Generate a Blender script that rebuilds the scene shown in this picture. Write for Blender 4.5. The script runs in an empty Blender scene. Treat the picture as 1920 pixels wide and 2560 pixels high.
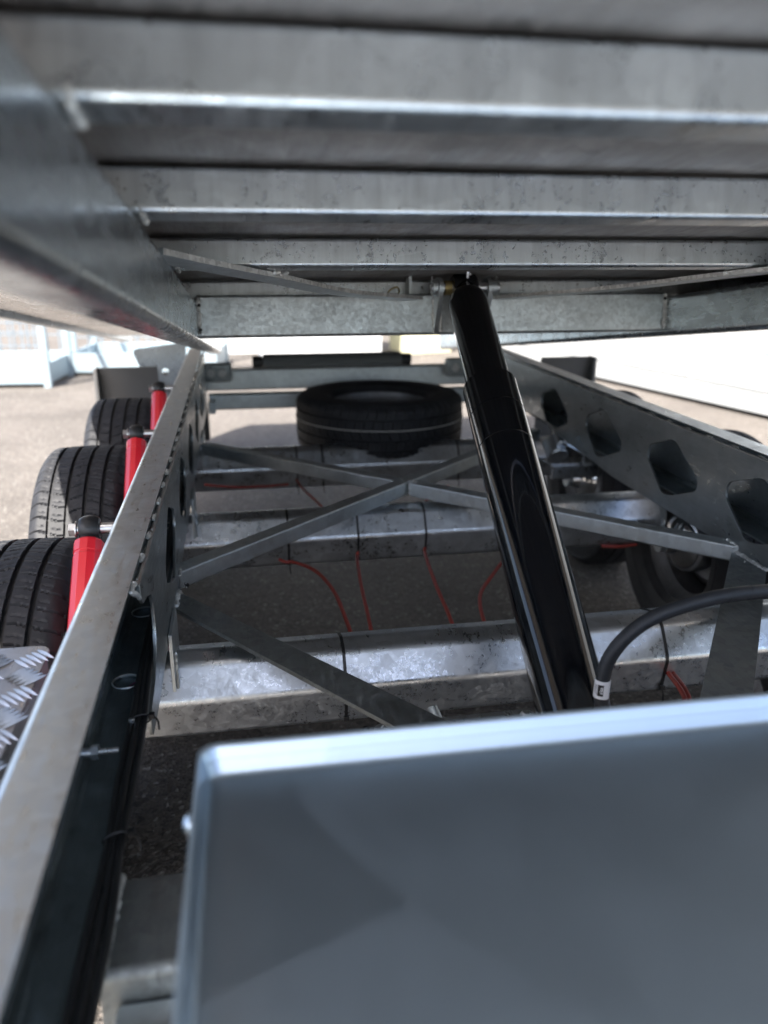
import bpy, bmesh, math, random
from mathutils import Vector, Matrix, noise
random.seed(7)
R = math.radians
sc = bpy.context.scene
COL = sc.collection
H0 = 1.06                      # camera height above the yard; all coordinates below are relative to it

# ------------------------------------------------------------------ camera
cam_d = bpy.data.cameras.new('camera')
cam = bpy.data.objects.new('camera', cam_d); COL.objects.link(cam)
PITCH, YAW, ROLL = R(18.33), R(10.27), R(0.17)
fwd = Vector((math.sin(YAW)*math.cos(PITCH), math.cos(YAW)*math.cos(PITCH), -math.sin(PITCH)))
rgt = Vector((math.cos(YAW), -math.sin(YAW), 0)); upv = rgt.cross(fwd)
r2 = rgt*math.cos(ROLL)+upv*math.sin(ROLL); u2 = -rgt*math.sin(ROLL)+upv*math.cos(ROLL)
m = Matrix((r2, u2, -fwd)).transposed().to_4x4(); m.translation = (0, 0, H0)
cam.matrix_world = m
cam_d.sensor_fit = 'VERTICAL'; cam_d.sensor_height = 36; cam_d.lens = 36*1990/2560
cam_d.clip_start = 0.02; cam_d.clip_end = 400
cam_d.dof.use_dof = True; cam_d.dof.focus_distance = 1.2; cam_d.dof.aperture_fstop = 3.2
sc.camera = cam

# ------------------------------------------------------------------ light
w = bpy.data.worlds.new('World'); sc.world = w; w.use_nodes = True
nt = w.node_tree; nt.nodes.clear()
sky = nt.nodes.new('ShaderNodeTexSky'); sky.sky_type = 'NISHITA'; sky.sun_disc = False
SUNV = Vector((-0.40, -0.52, 1.0)).normalized()
sky.sun_elevation = math.asin(SUNV.z); sky.sun_rotation = math.atan2(SUNV.x, SUNV.y)
sky.air_density = .9; sky.dust_density = 3.0; sky.ozone_density = .4
bg = nt.nodes.new('ShaderNodeBackground'); bg.inputs[1].default_value = 0.09
wo = nt.nodes.new('ShaderNodeOutputWorld')
nt.links.new(sky.outputs[0], bg.inputs[0]); nt.links.new(bg.outputs[0], wo.inputs[0])
sd = bpy.data.lights.new('sun', 'SUN'); sd.energy = 4.0; sd.angle = R(0.5); sd.color = (1, .95, .88)
so = bpy.data.objects.new('sun', sd); COL.objects.link(so)
so.rotation_euler = (-SUNV).to_track_quat('-Z', 'Y').to_euler(); so.location = (-3, -5, 8)
sc.view_settings.view_transform = 'Standard'; sc.view_settings.look = 'None'
sc.view_settings.exposure = 2.32; sc.view_settings.gamma = 1.0; sc.view_settings.use_curve_mapping = False
sc.cycles.use_denoising = True
sc.cycles.max_bounces = 10; sc.cycles.glossy_bounces = 6; sc.cycles.diffuse_bounces = 5
sc.cycles.sample_clamp_indirect = 6

# ------------------------------------------------------------------ materials
class NT:
    def __init__(s, name):
        s.m = bpy.data.materials.new(name); s.m.use_nodes = True; s.t = s.m.node_tree
        s.b = s.t.nodes['Principled BSDF']; s.tc = s.t.nodes.new('ShaderNodeTexCoord')
    def n(s, typ, **kw):
        x = s.t.nodes.new(typ)
        for k, v in kw.items():
            if k in x.inputs.keys() if hasattr(x.inputs, 'keys') else False: x.inputs[k].default_value = v
            else: setattr(x, k, v)
        return x
    def l(s, a, b): s.t.links.new(a, b)
    def co(s, scale=(1, 1, 1)):
        mp = s.t.nodes.new('ShaderNodeMapping'); mp.inputs['Scale'].default_value = scale
        s.l(s.tc.outputs['Object'], mp.inputs['Vector']); return mp.outputs[0]
    def noise(s, scale, detail=3, rough=.5, vec=None, dist=0):
        x = s.t.nodes.new('ShaderNodeTexNoise'); x.inputs['Scale'].default_value = scale
        x.inputs['Detail'].default_value = detail; x.inputs['Roughness'].default_value = rough; x.inputs['Distortion'].default_value = dist
        s.l(vec or s.tc.outputs['Object'], x.inputs['Vector']); return x.outputs['Fac']
    def voro(s, scale, out='Distance', vec=None, feature='F1'):
        x = s.t.nodes.new('ShaderNodeTexVoronoi'); x.feature = feature; x.inputs['Scale'].default_value = scale
        s.l(vec or s.tc.outputs['Object'], x.inputs['Vector']); return x.outputs[out]
    def ramp(s, fac, stops):
        x = s.t.nodes.new('ShaderNodeValToRGB'); e = x.color_ramp.elements
        while len(e) < len(stops): e.new(.5)
        for el, (p, c) in zip(e, stops):
            el.position = p; el.color = (c, c, c, 1) if not hasattr(c, '__len__') else (*c, 1)
        s.l(fac, x.inputs[0]); return x.outputs[0]
    def mix(s, a, b, fac=.5, mode='MIX'):
        x = s.t.nodes.new('ShaderNodeMix'); x.data_type = 'RGBA'; x.blend_type = mode
        for v, i in ((fac, 0), (a, 6), (b, 7)):
            if hasattr(v, 'default_value') or hasattr(v, 'is_linked'): s.l(v, x.inputs[i])
            else: x.inputs[i].default_value = v if i == 0 else (*v, 1)
        return x.outputs[2]
    def bump(s, h, strength=.2, dist=.001, prev=None):
        x = s.t.nodes.new('ShaderNodeBump'); x.inputs['Strength'].default_value = strength; x.inputs['Distance'].default_value = dist
        s.l(h, x.inputs['Height'])
        if prev: s.l(prev, x.inputs['Normal'])
        return x.outputs[0]

def metal(name, col=(.50, .53, .56), r=(.30, .48), spangle=45, var=.18, streak=(1, 1, 1), bump=.12, blot=0.0, metallic=1.0, scratch=0.25, nicks=False, mott=.55):
    q = NT(name); b = q.b; b.inputs['Metallic'].default_value = metallic
    cells = q.voro(spangle, 'Color', vec=q.co((1, 1, 1)))
    hs = q.t.nodes.new('ShaderNodeSeparateColor'); q.l(cells, hs.inputs[0])
    lo = tuple(c*(1-var) for c in col); hi = tuple(min(1, c*(1+var)) for c in col)
    c1 = q.mix(lo, hi, hs.outputs[0])
    big = q.noise(5, 5, .6, vec=q.co(streak), dist=.4)
    c2 = q.mix(c1, q.ramp(big, [(.3, .55), (.55, 1.0), (.8, .8)]), mott, 'MULTIPLY')
    if blot:
        bl = q.noise(16, 6, .7, dist=1.5)
        c2 = q.mix(c2, q.ramp(bl, [(.38, .35), (.5, .9), (.7, 1.0)]), blot, 'MULTIPLY')
    if nicks:
        nk = q.noise(1, 3, .6, vec=q.co((90, 420, 60)), dist=.6); area = q.noise(3.5, 2, .5)
        f = q.t.nodes.new('ShaderNodeMath'); f.operation = 'MULTIPLY'; q.l(q.ramp(nk, [(.68, 0.), (.71, 1.)]), f.inputs[0]); q.l(q.ramp(area, [(.5, 0.), (.6, 1.)]), f.inputs[1])
        c2 = q.mix(c2, (.95, .96, .95), f.outputs[0])
    q.l(c2, b.inputs['Base Color'])
    fine = q.noise(160, 4, .7, vec=q.co((1, .12, 1)), dist=.3)
    mixr = q.noise(9, 5, .65, vec=q.co(streak))
    rr_ = q.ramp(mixr, [(.3, r[0]), (.7, r[1])])
    fr = q.ramp(fine, [(.35, -.0), (.75, scratch)])
    sh = q.ramp(hs.outputs[1], [(0, 0.0), (1, .10)])
    add = q.mix(q.mix(rr_, fr, 1.0, 'ADD'), sh, 1.0, 'ADD'); q.l(add, b.inputs['Roughness'])
    nb = q.bump(q.noise(26, 4, .6), bump, .004)
    nb = q.bump(fine, bump*.8, .0008, nb)
    q.l(nb, b.inputs['Normal'])
    return q.m

GALV = metal('galvanised steel', (.64, .69, .71), (.26, .40), 60, .07, mott=.25, bump=.10)
GALV_BED = metal('galvanised bed steel', (.60, .64, .665), (.15, .28), 26, .06, (14, .8, 1.6), .04, mott=.38)
GALV_BEAM = metal('smooth zinc beam', (.58, .63, .66), (.12, .20), 40, .04, (1, .5, 3), .03, scratch=.12)
GALV_PLATE = metal('laser cut zinc plate', (.44, .48, .50), (.18, .30), 40, .05, (1, .5, 2), .03)
GALV_RAIL = metal('galvanised rail steel', (.64, .71, .76), (.18, .30), 70, .06, (1, .5, 1), .05, nicks=True, mott=.18)
GALV_SHADED = metal('shaded galvanised channel inside', (.22, .26, .275), (.34, .46), 60, .08, (1, .6, 1), .05)  # same rail zinc, the channel's shade and dim reflections painted into its colour
GALV_AXLE = metal('hot dip zinc axle', (.72, .76, .80), (.14, .30), 60, .10, (.6, 1, 1), .20, blot=.08)
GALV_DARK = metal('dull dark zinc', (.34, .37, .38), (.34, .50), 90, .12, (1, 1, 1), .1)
LID = metal('brushed lid sheet', (.54, .63, .71), (.29, .34), 3, .02, (1.0, 1.0, 1), .003, scratch=.05, mott=.08)
ZINC = metal('bright zinc plating', (.75, .77, .80), (.15, .25), 80, .05, (1, 1, 1), .02)
WELD = metal('weld metal', (.70, .71, .70), (.25, .45), 150, .2, (1, 1, 1), .8, metallic=.65)
PAN = metal('bright side pan sheet', (.80, .78, .76), (.12, .20), 40, .03, (2, .6, 2), .03)
TREADP = metal('aluminium tread plate', (.46, .46, .48), (.16, .26), 20, .05, (1, 1, 1), .05)

def plain(name, col, rough=.5, metallic=0, coat=0, bump=None, var=.0, nscale=30, spec=.5):
    q = NT(name); b = q.b
    b.inputs['Metallic'].default_value = metallic; b.inputs['Roughness'].default_value = rough
    b.inputs['Coat Weight'].default_value = coat; b.inputs['Coat Roughness'].default_value = .07
    b.inputs['Specular IOR Level'].default_value = spec
    n = q.noise(nscale, 5, .65)
    c = q.mix(tuple(x*(1-var) for x in col), tuple(min(1, x*(1+var)) for x in col), n)
    q.l(c, b.inputs['Base Color'])
    if bump: q.l(q.bump(q.noise(nscale*6, 3, .6), bump, .001), b.inputs['Normal'])
    return q.m

BLACKP = plain('black gloss paint', (.003, .004, .006), .12, 0, .7, .015, .1, 4, spec=.25)
BLACK = plain('black plastic', (.015, .016, .018), .38, 0, 0, .1, .2, 30)
BLACKH = plain('black rubber hose', (.022, .024, .028), .5, 0, 0, .25, .3, 60)
REDP = plain('red lacquer', (.72, .016, .03), .28, 0, .5, None, .08, 8)
REDC = plain('red cable sheath', (.34, .045, .032), .45, 0, .2, None, .15, 20)
WIRE = plain('grey cage wire', (.20, .25, .29), .5, .2)
WHITEP = plain('white panel paint', (.62, .64, .65), .4, 0, .2, None, .03, 2)
WHITEL = plain('white printed sleeve', (.82, .82, .84), .35, 0, .3, None, .02, 5)
INK = plain('black ink', (.012, .012, .015), .5)
CAGE = plain('pale blue cage paint', (.30, .37, .41), .45, .2, 0, None, .12, 6)
CARTON = plain('pale cartons', (.62, .60, .56), .7, 0, 0, None, .15, 3)
LAMPG = plain('dark lamp lens', (.06, .03, .03), .15, 0, 1.0)
LAMPW = plain('clear lamp lens', (.6, .6, .6), .12, 0, 1.0)
BRASS = metal('yellow passivated brass', (.55, .45, .22), (.3, .4), 80, .1)
MARK = plain('magenta paint mark', (.45, .06, .25), .5)

def rubber():
    q = NT('tyre rubber'); b = q.b; b.inputs['Roughness'].default_value = .62; b.inputs['Specular IOR Level'].default_value = .35
    n = q.noise(22, 6, .7); n2 = q.noise(240, 3, .6)
    c = q.mix((.009, .010, .012), (.034, .034, .038), q.mix(q.ramp(n, [(.35, 0.), (.7, 1.)]), q.ramp(n2, [(.3, 0.), (.8, 1.)]), .35))
    q.l(c, b.inputs['Base Color']); q.l(q.bump(n2, .35, .0006), b.inputs['Normal']); return q.m
RUBBER = rubber()

def asphalt(name, near):
    q = NT(name); b = q.b; b.inputs['Roughness'].default_value = .85; b.inputs['Specular IOR Level'].default_value = .3
    st = q.voro(130, 'Color'); s2 = q.t.nodes.new('ShaderNodeSeparateColor'); q.l(st, s2.inputs[0])
    d = q.voro(130, 'Distance')
    base = q.mix((.085, .077, .071), (.170, .150, .132), s2.outputs[0])
    pts = q.mix(base, (.30, .28, .26), q.ramp(s2.outputs[1], [(.93, 0.), (.98, 1.)]))
    big = q.noise(1.3, 6, .65)
    c = q.mix(pts, q.ramp(big, [(.25, .60), (.5, .95), (.8, 1.15)]), .9, 'MULTIPLY')
    c = q.mix(c, q.ramp(q.noise(38, 5, .7), [(.3, .55), (.65, 1.0)]), .8, 'MULTIPLY')
    q.l(c, b.inputs['Base Color'])
    nb = q.bump(d, .9, .004); nb = q.bump(q.noise(55, 6, .75), .8, .006, nb)
    q.l(nb, b.inputs['Normal']); return q.m
ASPH = asphalt('weathered asphalt', False)

# ------------------------------------------------------------------ mesh helpers
V = Vector
WM = {}
def W(p): return Vector((p[0], p[1], p[2]+H0))
def root(name, label, cat, at, rx=0.0, group=None):
    o = bpy.data.objects.new(name, None); COL.objects.link(o); o.empty_display_size = .05
    mt = Matrix.Translation(W(at)) @ Matrix.Rotation(rx, 4, 'X'); o.matrix_world = mt
    o['label'] = label; o['category'] = cat
    if group: o['group'] = group
    WM[o.name] = mt; return o
def node(name, parent, at):
    """a part that is an Empty carrying sub-parts"""
    o = bpy.data.objects.new(name, None); COL.objects.link(o); o.parent = parent
    loc = WM[parent.name].inverted() @ W(at); o.location = loc
    WM[o.name] = WM[parent.name] @ Matrix.Translation(loc); return o
def fin(name, bm, mat, parent=None, label=None, smooth=32, local=False, recalc=True, cat=None, kind=None, group=None, at=None, wn_=True):
    if name in ('weld_bead', 'weld_pore', 'grease_nipple', 'wrap_seam'): kind = 'stuff'
    if recalc: bmesh.ops.recalc_face_normals(bm, faces=bm.faces)
    me = bpy.data.meshes.new(name)
    if parent is not None and not local:
        inv = WM[parent.name].inverted()
        for v in bm.verts: v.co = inv @ (v.co+V((0, 0, H0)))
    elif parent is None:
        off = W(at) if at is not None else V((0, 0, 0))
        for v in bm.verts: v.co = v.co+V((0, 0, H0))-off
    bm.to_mesh(me); bm.free()
    for p in me.polygons: p.use_smooth = True
    me.set_sharp_from_angle(angle=R(smooth))
    me.materials.append(mat)
    o = bpy.data.objects.new(name, me); COL.objects.link(o)
    if parent is not None: o.parent = parent; WM[o.name] = WM[parent.name]
    else:
        if at is not None: o.location = W(at)
        WM[o.name] = Matrix.Translation(o.location)
    if wn_ and name != 'ground':
        md = o.modifiers.new('weighted normals', 'WEIGHTED_NORMAL'); md.keep_sharp = True; md.weight = 70
    if label: o['label'] = label
    if cat: o['category'] = cat
    if kind: o['kind'] = kind
    if group: o['group'] = group
    return o
def inst(src, parent, at=None, name=None):
    o = src.copy(); COL.objects.link(o); o.parent = parent
    if at is not None: o.location = at
    WM[o.name] = WM[parent.name]
    return o

def rr(wd, ht, r=.004, n=3):
    out = []
    for cx, cy, a0 in ((wd/2-r, ht/2-r, 0), (-wd/2+r, ht/2-r, 90), (-wd/2+r, -ht/2+r, 180), (wd/2-r, -ht/2+r, 270)):
        for i in range(n+1):
            a = R(a0+90*i/n); out.append((cx+r*math.cos(a), cy+r*math.sin(a)))
    return out
def prism(bm, prof, p0, p1, up=(0, 0, 1), segs=1, cap=True):
    p0 = V(p0); p1 = V(p1); d = (p1-p0).normalized(); sdv = d.cross(V(up)).normalized(); u = sdv.cross(d)
    rings = []
    for k in range(segs+1):
        c = p0.lerp(p1, k/segs); rings.append([bm.verts.new(c+sdv*a+u*b) for a, b in prof])
    n = len(prof)
    for k in range(segs):
        for i in range(n): bm.faces.new((rings[k][i], rings[k][(i+1) % n], rings[k+1][(i+1) % n], rings[k+1][i]))
    if cap: bm.faces.new(rings[0]); bm.faces.new(rings[-1][::-1])
def box(bm, x0, x1, y0, y1, z0, z1, r=.0015, seg=2, M=None):
    mt = Matrix.Translation(((x0+x1)/2, (y0+y1)/2, (z0+z1)/2)) @ Matrix.Diagonal((x1-x0, y1-y0, z1-z0, 1))
    if M is not None: mt = M @ mt
    g = bmesh.ops.create_cube(bm, size=1, matrix=mt)
    if r > 0:
        es = {e for v in g['verts'] for e in v.link_edges}
        bmesh.ops.bevel(bm, geom=list(es), offset=r, segments=seg, profile=.5, affect='EDGES')
def lathe(bm, prof, c, axis=(1, 0, 0), n=48, closed=False):
    ax = V(axis).normalized(); t = ax.orthogonal().normalized(); s = ax.cross(t)
    rings = []
    for k in range(n):
        a = 2*math.pi*k/n; dr = t*math.cos(a)+s*math.sin(a)
        rings.append([bm.verts.new(V(c)+ax*x+dr*max(r, 1e-5)) for r, x in prof])
    m_ = len(prof)
    for k in range(n):
        A, B = rings[k], rings[(k+1) % n]
        for i in range(m_ if closed else m_-1):
            j = (i+1) % m_
            bm.faces.new((A[i], A[j], B[j], B[i]))
    if not closed: bmesh.ops.remove_doubles(bm, verts=[v for r_ in rings for v in r_], dist=3e-5)
def cyl(bm, p0, p1, r0, r1=None, n=20, bev=.0):
    p0 = V(p0); p1 = V(p1); r1 = r0 if r1 is None else r1; L = (p1-p0).length
    pr = [(0, 0), (r0-bev, 0), (r0, bev), (r1, L-bev), (r1-bev, L), (0, L)]
    if bev == 0: pr = [(0, 0), (r0, 0), (r1, L), (0, L)]
    lathe(bm, pr, p0, (p1-p0), n)
def catmull(pts, sub=8):
    P = [V(p) for p in pts]; P = [P[0]*2-P[1]]+P+[P[-1]*2-P[-2]]; out = []
    for i in range(1, len(P)-2):
        for k in range(sub):
            t = k/sub; a, b, c, d = P[i-1:i+3]
            out.append(.5*((2*b)+(-a+c)*t+(2*a-5*b+4*c-d)*t*t+(-a+3*b-3*c+d)*t**3))
    out.append(P[-2]); return out
def tube(bm, pts, r, n=10, sub=8, jit=0, cap=True, flat=1.0):
    P = catmull(pts, sub) if sub else [V(p) for p in pts]
    rings = []; nrm = None
    for i, p in enumerate(P):
        t = (P[min(i+1, len(P)-1)]-P[max(i-1, 0)]).normalized()
        if nrm is None: nrm = t.orthogonal().normalized()
        nrm = (nrm-t*nrm.dot(t)).normalized(); b = t.cross(nrm)
        q = r*(1+jit*random.uniform(-1, 1)) if jit else r
        if jit and (i == 0 or i == len(P)-1): q *= .55
        rings.append([bm.verts.new(p+nrm*math.cos(2*math.pi*k/n)*q+b*math.sin(2*math.pi*k/n)*q*flat) for k in range(n)])
    for i in range(len(P)-1):
        for k in range(n): bm.faces.new((rings[i][k], rings[i][(k+1) % n], rings[i+1][(k+1) % n], rings[i+1][k]))
    if cap: bm.faces.new(rings[0][::-1]); bm.faces.new(rings[-1])
def bead(bm, p0, p1, r=.003, step=.004, wob=.0012):
    p0 = V(p0); p1 = V(p1); L = (p1-p0).length; n = max(2, int(L/step)); pts = []
    for i in range(n+1):
        pts.append(p0.lerp(p1, i/n)+V((random.uniform(-wob, wob), random.uniform(-wob, wob), random.uniform(-wob, wob))))
    tube(bm, pts, r, 8, 0, jit=.28)
def blob(bm, c, r, sx=1, sy=1, sz=1):
    g = bmesh.ops.create_icosphere(bm, subdivisions=1, radius=r)
    for v in g['verts']: v.co = V((v.co.x*sx, v.co.y*sy, v.co.z*sz))*random.uniform(.85, 1.15)+V(c)
def plate(bm, outer, holes, t, fn, bev=.0006):
    """flat cut-out: outer and holes in 2D, thickness t, fn maps (a, b, h) to a point"""
    cu = bpy.data.curves.new('outline', 'CURVE'); cu.dimensions = '2D'; cu.fill_mode = 'BOTH'; cu.extrude = t/2-bev; cu.bevel_depth = bev; cu.bevel_resolution = 1
    for k, pts in enumerate([outer]+holes):
        sp = cu.splines.new('POLY'); sp.points.add(len(pts)-1)
        for p, q in zip(sp.points, pts): p.co = (q[0], q[1], 0, 1)
        sp.use_cyclic_u = True
    o = bpy.data.objects.new('outline', cu); me = bpy.data.meshes.new_from_object(o)
    for v in me.vertices: v.co = fn(v.co.x, v.co.y, v.co.z)
    bm.from_mesh(me); bpy.data.objects.remove(o); bpy.data.curves.remove(cu); bpy.data.meshes.remove(me)
def rounded(pts, r=.012, n=5):
    out = []; N_ = len(pts)
    for i in range(N_):
        a, b, c = V(pts[i-1]), V(pts[i]), V(pts[(i+1) % N_])
        u = (a-b); v = (c-b); q = min(r, u.length*.45, v.length*.45)
        s = b+u.normalized()*q; e = b+v.normalized()*q
        for k in range(n+1):
            t = k/n; p = s*(1-t)**2+b*2*t*(1-t)+e*t*t; out.append((p.x, p.y))
    return out
def circ(cx, cy, r, n=24, ry=None): return [(cx+r*math.cos(2*math.pi*k/n), cy+(ry or r)*math.sin(2*math.pi*k/n)) for k in range(n)]
def B(): return bmesh.new()
def hexnut(bm, c, axis, r, h):
    ax = V(axis).normalized(); cyl(bm, V(c), V(c)+ax*h, r, n=6)

# ------------------------------------------------------------------ ground
G = -H0
bm = B(); bmesh.ops.create_grid(bm, x_segments=40, y_segments=40, size=60)
for v in bm.verts: v.co = V((v.co.x, v.co.y+20, G))
g0 = fin('ground', bm, ASPH, kind='structure'); g0['label'] = 'rough weathered asphalt yard'
# the rough asphalt right under the trailer front, coarse enough to need real relief
bm = B(); nx, ny = 290, 330; x0, x1, y0, y1 = -.50, .75, .80, 2.10
gv = []
for j in range(ny+1):
    row = []
    for i in range(nx+1):
        x = x0+(x1-x0)*i/nx; y = y0+(y1-y0)*j/ny
        e = min(1, min(x-x0, x1-x, y-y0, y1-y)/.06)
        d, _p = noise.voronoi(V((x*95, y*95, 0)), distance_metric='DISTANCE')
        hgt = (1-min(1, d[0]*1.5))*.0042+noise.noise(V((x*40, y*40, 3)))*.0022+noise.noise(V((x*12, y*12, 1)))*.002
        row.append(bm.verts.new((x, y, G+.0008+max(0, e)*(.003+hgt))))
    gv.append(row)
for j in range(ny):
    for i in range(nx): bm.faces.new((gv[j][i], gv[j][i+1], gv[j+1][i+1], gv[j+1][i]))
g1 = fin('ground', bm, ASPH, kind='structure', smooth=80); g1['label'] = 'coarse lumpy asphalt right below the trailer'

# ------------------------------------------------------------------ trailer chassis
CH = root('trailer_chassis', 'galvanised steel trailer chassis with three axles, side rails and crossed braces', 'trailer', (.43, 2.0, G))

# longitudinal rails: C-channels open to the inside
def channel(x_web, sgn, holes):
    """sgn=+1: opens towards +x"""
    bm = B(); y0, y1 = -.35, 3.3; zt, zb = -.380, -.545; r = .009
    fl = .054*sgn
    # top flange + rounded corner + web as one bent profile
    prof = []; t = .0035
    def arc(cx, cz, rad, a0, a1, n=5): return [(cx+rad*math.cos(R(a0+(a1-a0)*k/n))*-sgn, cz+rad*math.sin(R(a0+(a1-a0)*k/n))) for k in range(n+1)]
    cx, cz = x_web+r*sgn, zt-r
    prof = [(x_web+fl, zt)]+arc(cx, cz, r, 90, 0)+[(x_web, zb+.012), (x_web+t*sgn, zb+.012)]+arc(cx, cz, r-t, 0, 90)+[(x_web+fl, zt-t)]
    if True:
        A = [bm.verts.new((a, y0, b)) for a, b in prof]; Z = [bm.verts.new((a, y1, b)) for a, b in prof]; n = len(prof)
        for i in range(n): bm.faces.new((A[i], A[(i+1) % n], Z[(i+1) % n], Z[i]))
        bm.faces.new(A); bm.faces.new(Z[::-1])
        bm.faces.ensure_lookup_table()
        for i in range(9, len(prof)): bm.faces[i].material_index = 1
    return bm
railL = fin('longitudinal_rail', channel(-.195, 1, None), GALV_RAIL, CH, smooth=25)
railR = fin('longitudinal_rail', channel(1.056, -1, None), GALV_RAIL, CH, smooth=25)
for o in (railL, railR): o.data.materials.append(GALV_SHADED)
# bottom flanges with round holes
for xa, xb, hx in ((-.195, -.137, -.168), (1.056, .992, 1.03)):
    bm = B(); hs = [circ(hx, y, .017, 28) for y in (.42, .97, 1.185, 1.6, 2.0)] if xa < 0 else [circ(hx, y, .017, 28) for y in (1.0, 1.6, 2.2)]
    lo, hi = min(xa, xb), max(xa, xb)
    plate(bm, [(lo, -.35), (hi, -.35), (hi, 3.3), (lo, 3.3)], hs, .004, lambda a, b, h: V((a, b, -.546+h)))
    # rounded fold between web and flange
    sg = 1 if xa < 0 else -1
    pr = [(xa, -.533), (xa+.001*sg, -.540), (xa+.005*sg, -.5455), (xa+.012*sg, -.5480), (xa+.012*sg, -.5442), (xa+.007*sg, -.5425), (xa+.0045*sg, -.538), (xa+.0035*sg, -.533)]
    A = [bm.verts.new((a, -.35, b)) for a, b in pr]; Z = [bm.verts.new((a, 3.3, b)) for a, b in pr]
    for i in range(len(pr)): bm.faces.new((A[i], A[(i+1) % len(pr)], Z[(i+1) % len(pr)], Z[i]))
    fl = fin('bottom_flange', bm, GALV_SHADED, CH)
    for y in (.97, 1.185, 1.6, 2.0) if xa < 0 else (1.0, 1.6):
        bm = B(); lathe(bm, [(.0172, -.001), (.0192, .0008), (.0182, .0022), (.0168, .001)], (hx, y, -.5435), (0, 0, 1), 36, closed=True)
        fin('hole_lip', bm, GALV, fl)
        bm = B(); cyl(bm, (hx, y, -.5505), (hx, y, -.5475), .0185, n=28); fin('pressed_dimple', bm, GALV_SHADED, fl)

bm = B(); tube(bm, [(-.166, .958, -.5472), (-.163, .968, -.5472), (-.156, .976, -.5472)], .0010, 6, 4, flat=.4); fin('paint_mark', bm, MARK, CH, 'short magenta paint stroke in a pressed dimple')
# side plates with oval lightening holes
def sideplate(x, outline, holes, name='side_plate'):
    bm = B(); plate(bm, outline, holes, .005, lambda a, b, h: V((x+h, a, b)), .0008); return fin(name, bm, GALV_PLATE, CH, smooth=40)
HP = [(-.118, -.003), (-.112, .030), (0, .070), (.118, .005), (.120, -.024), (.012, -.066), (-.03, -.072)]
def hole(yc, zc=-.486, s=1.0): return rounded([(yc-a*s*.98, zc+b*s) for a, b in HP], .022, 5)[::-1]
outL = [(.925, -.387), (.925, -.404)]+[(.938, -.417), (.985, -.428), (1.018, -.440), (1.032, -.462), (1.032, -.500), (1.014, -.530), (.975, -.548), (.925, -.556), (.905, -.563), (.905, -.578), (.915, -.590), (1.00, -.594), (1.10, -.589), (3.15, -.589), (3.25, -.545), (3.25, -.387)]
SPL = sideplate(-.1345, outL, [hole(y) for y in (1.33, 1.68, 2.03, 2.38, 2.73)])
outR = [(.70, -.387), (.70, -.592), (1.95, -.589), (2.42, -.541), (3.25, -.541), (3.25, -.387)]
SPR = sideplate(.9875, outR, [hole(y, -.487) for y in (1.325, 1.66, 2.03, 2.39)])
# intermittent stitch welds between rail and side plate
bm = B()
y = .90
while y < 3.2:
    L = random.uniform(.030, .045)
    bw = B(); bead(bw, (-.1390, y, -.3845), (-.1385, y+L*.7, -.3845), .0034, .004, .0006); fin('weld_stitch', bw, WELD, CH)
    for k in range(3): blob(bm, (-.1365+random.uniform(-.003, .001), y+random.uniform(-.01, L+.01), -.385), random.uniform(.0006, .0012))
    y += L+random.uniform(.045, .065)
bead(bm, (-.139, .895, -.384), (-.135, .918, -.398), .0032, .003, .0005)
bead(bm, (-.135, .918, -.398), (-.134, .928, -.408), .0028, .003, .0005)
fin('weld_spatter', bm, WELD, CH, kind='stuff')
bm = B(); y = .9
while y < 3.2:
    L = random.uniform(.03, .045); bead(bm, (.9965, y, -.3865), (.9965, y+L*.6, -.3865), .0028, .005, .0005); y += L+.05
fin('weld_bead', bm, WELD, CH)
# dark strip painting in the shade of the gap between flange and plate
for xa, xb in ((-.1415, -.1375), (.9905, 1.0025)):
    bm = B(); box(bm, xa, xb, .93, 3.2, -.3925, -.3895, 0); fin('recess_shade_strip', bm, GALV_DARK, CH)

# axles: faceted torsion tubes (ridge between an upper and a lower front facet)
AXY = (1.140, 1.852, 2.533); AXZ = -.685
AX_ = [(0, 0), (.0330, .0515), (.0650, .0600), (.1080, .0480), (.1260, .0120), (.1220, -.0380), (.0900, -.0700), (.0500, -.0790), (.0120, -.0690)]
AXC = [V((0, y+.062, AXZ-.008)) for y in AXY]
axles = []
AXP = rounded(AX_, .008, 4)
for y0_ in AXY:
    bm = B()
    A = [bm.verts.new((-.23, y0_+a, AXZ+b)) for a, b in AXP]; Z = [bm.verts.new((1.09, y0_+a, AXZ+b)) for a, b in AXP]; n = len(AXP)
    for i in range(n): bm.faces.new((A[i], A[(i+1) % n], Z[(i+1) % n], Z[i]))
    bm.faces.new(A); bm.faces.new(Z[::-1])
    axles.append(fin('axle', bm, GALV_AXLE, CH, smooth=50))
# axle brackets hanging from the side plates
for c in AXC:
    for x, sg in ((-.128, 1),):
        bm = B(); box(bm, x-.003, x+.003, c.y-.052, c.y+.05, -.705, -.57, .001)
        bead(bm, (x+.006*sg, c.y-.050, -.665), (x+.006*sg, c.y-.048, -.600), .0026, .004, .0006)
        fin('axle_bracket', bm, GALV, CH)
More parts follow.
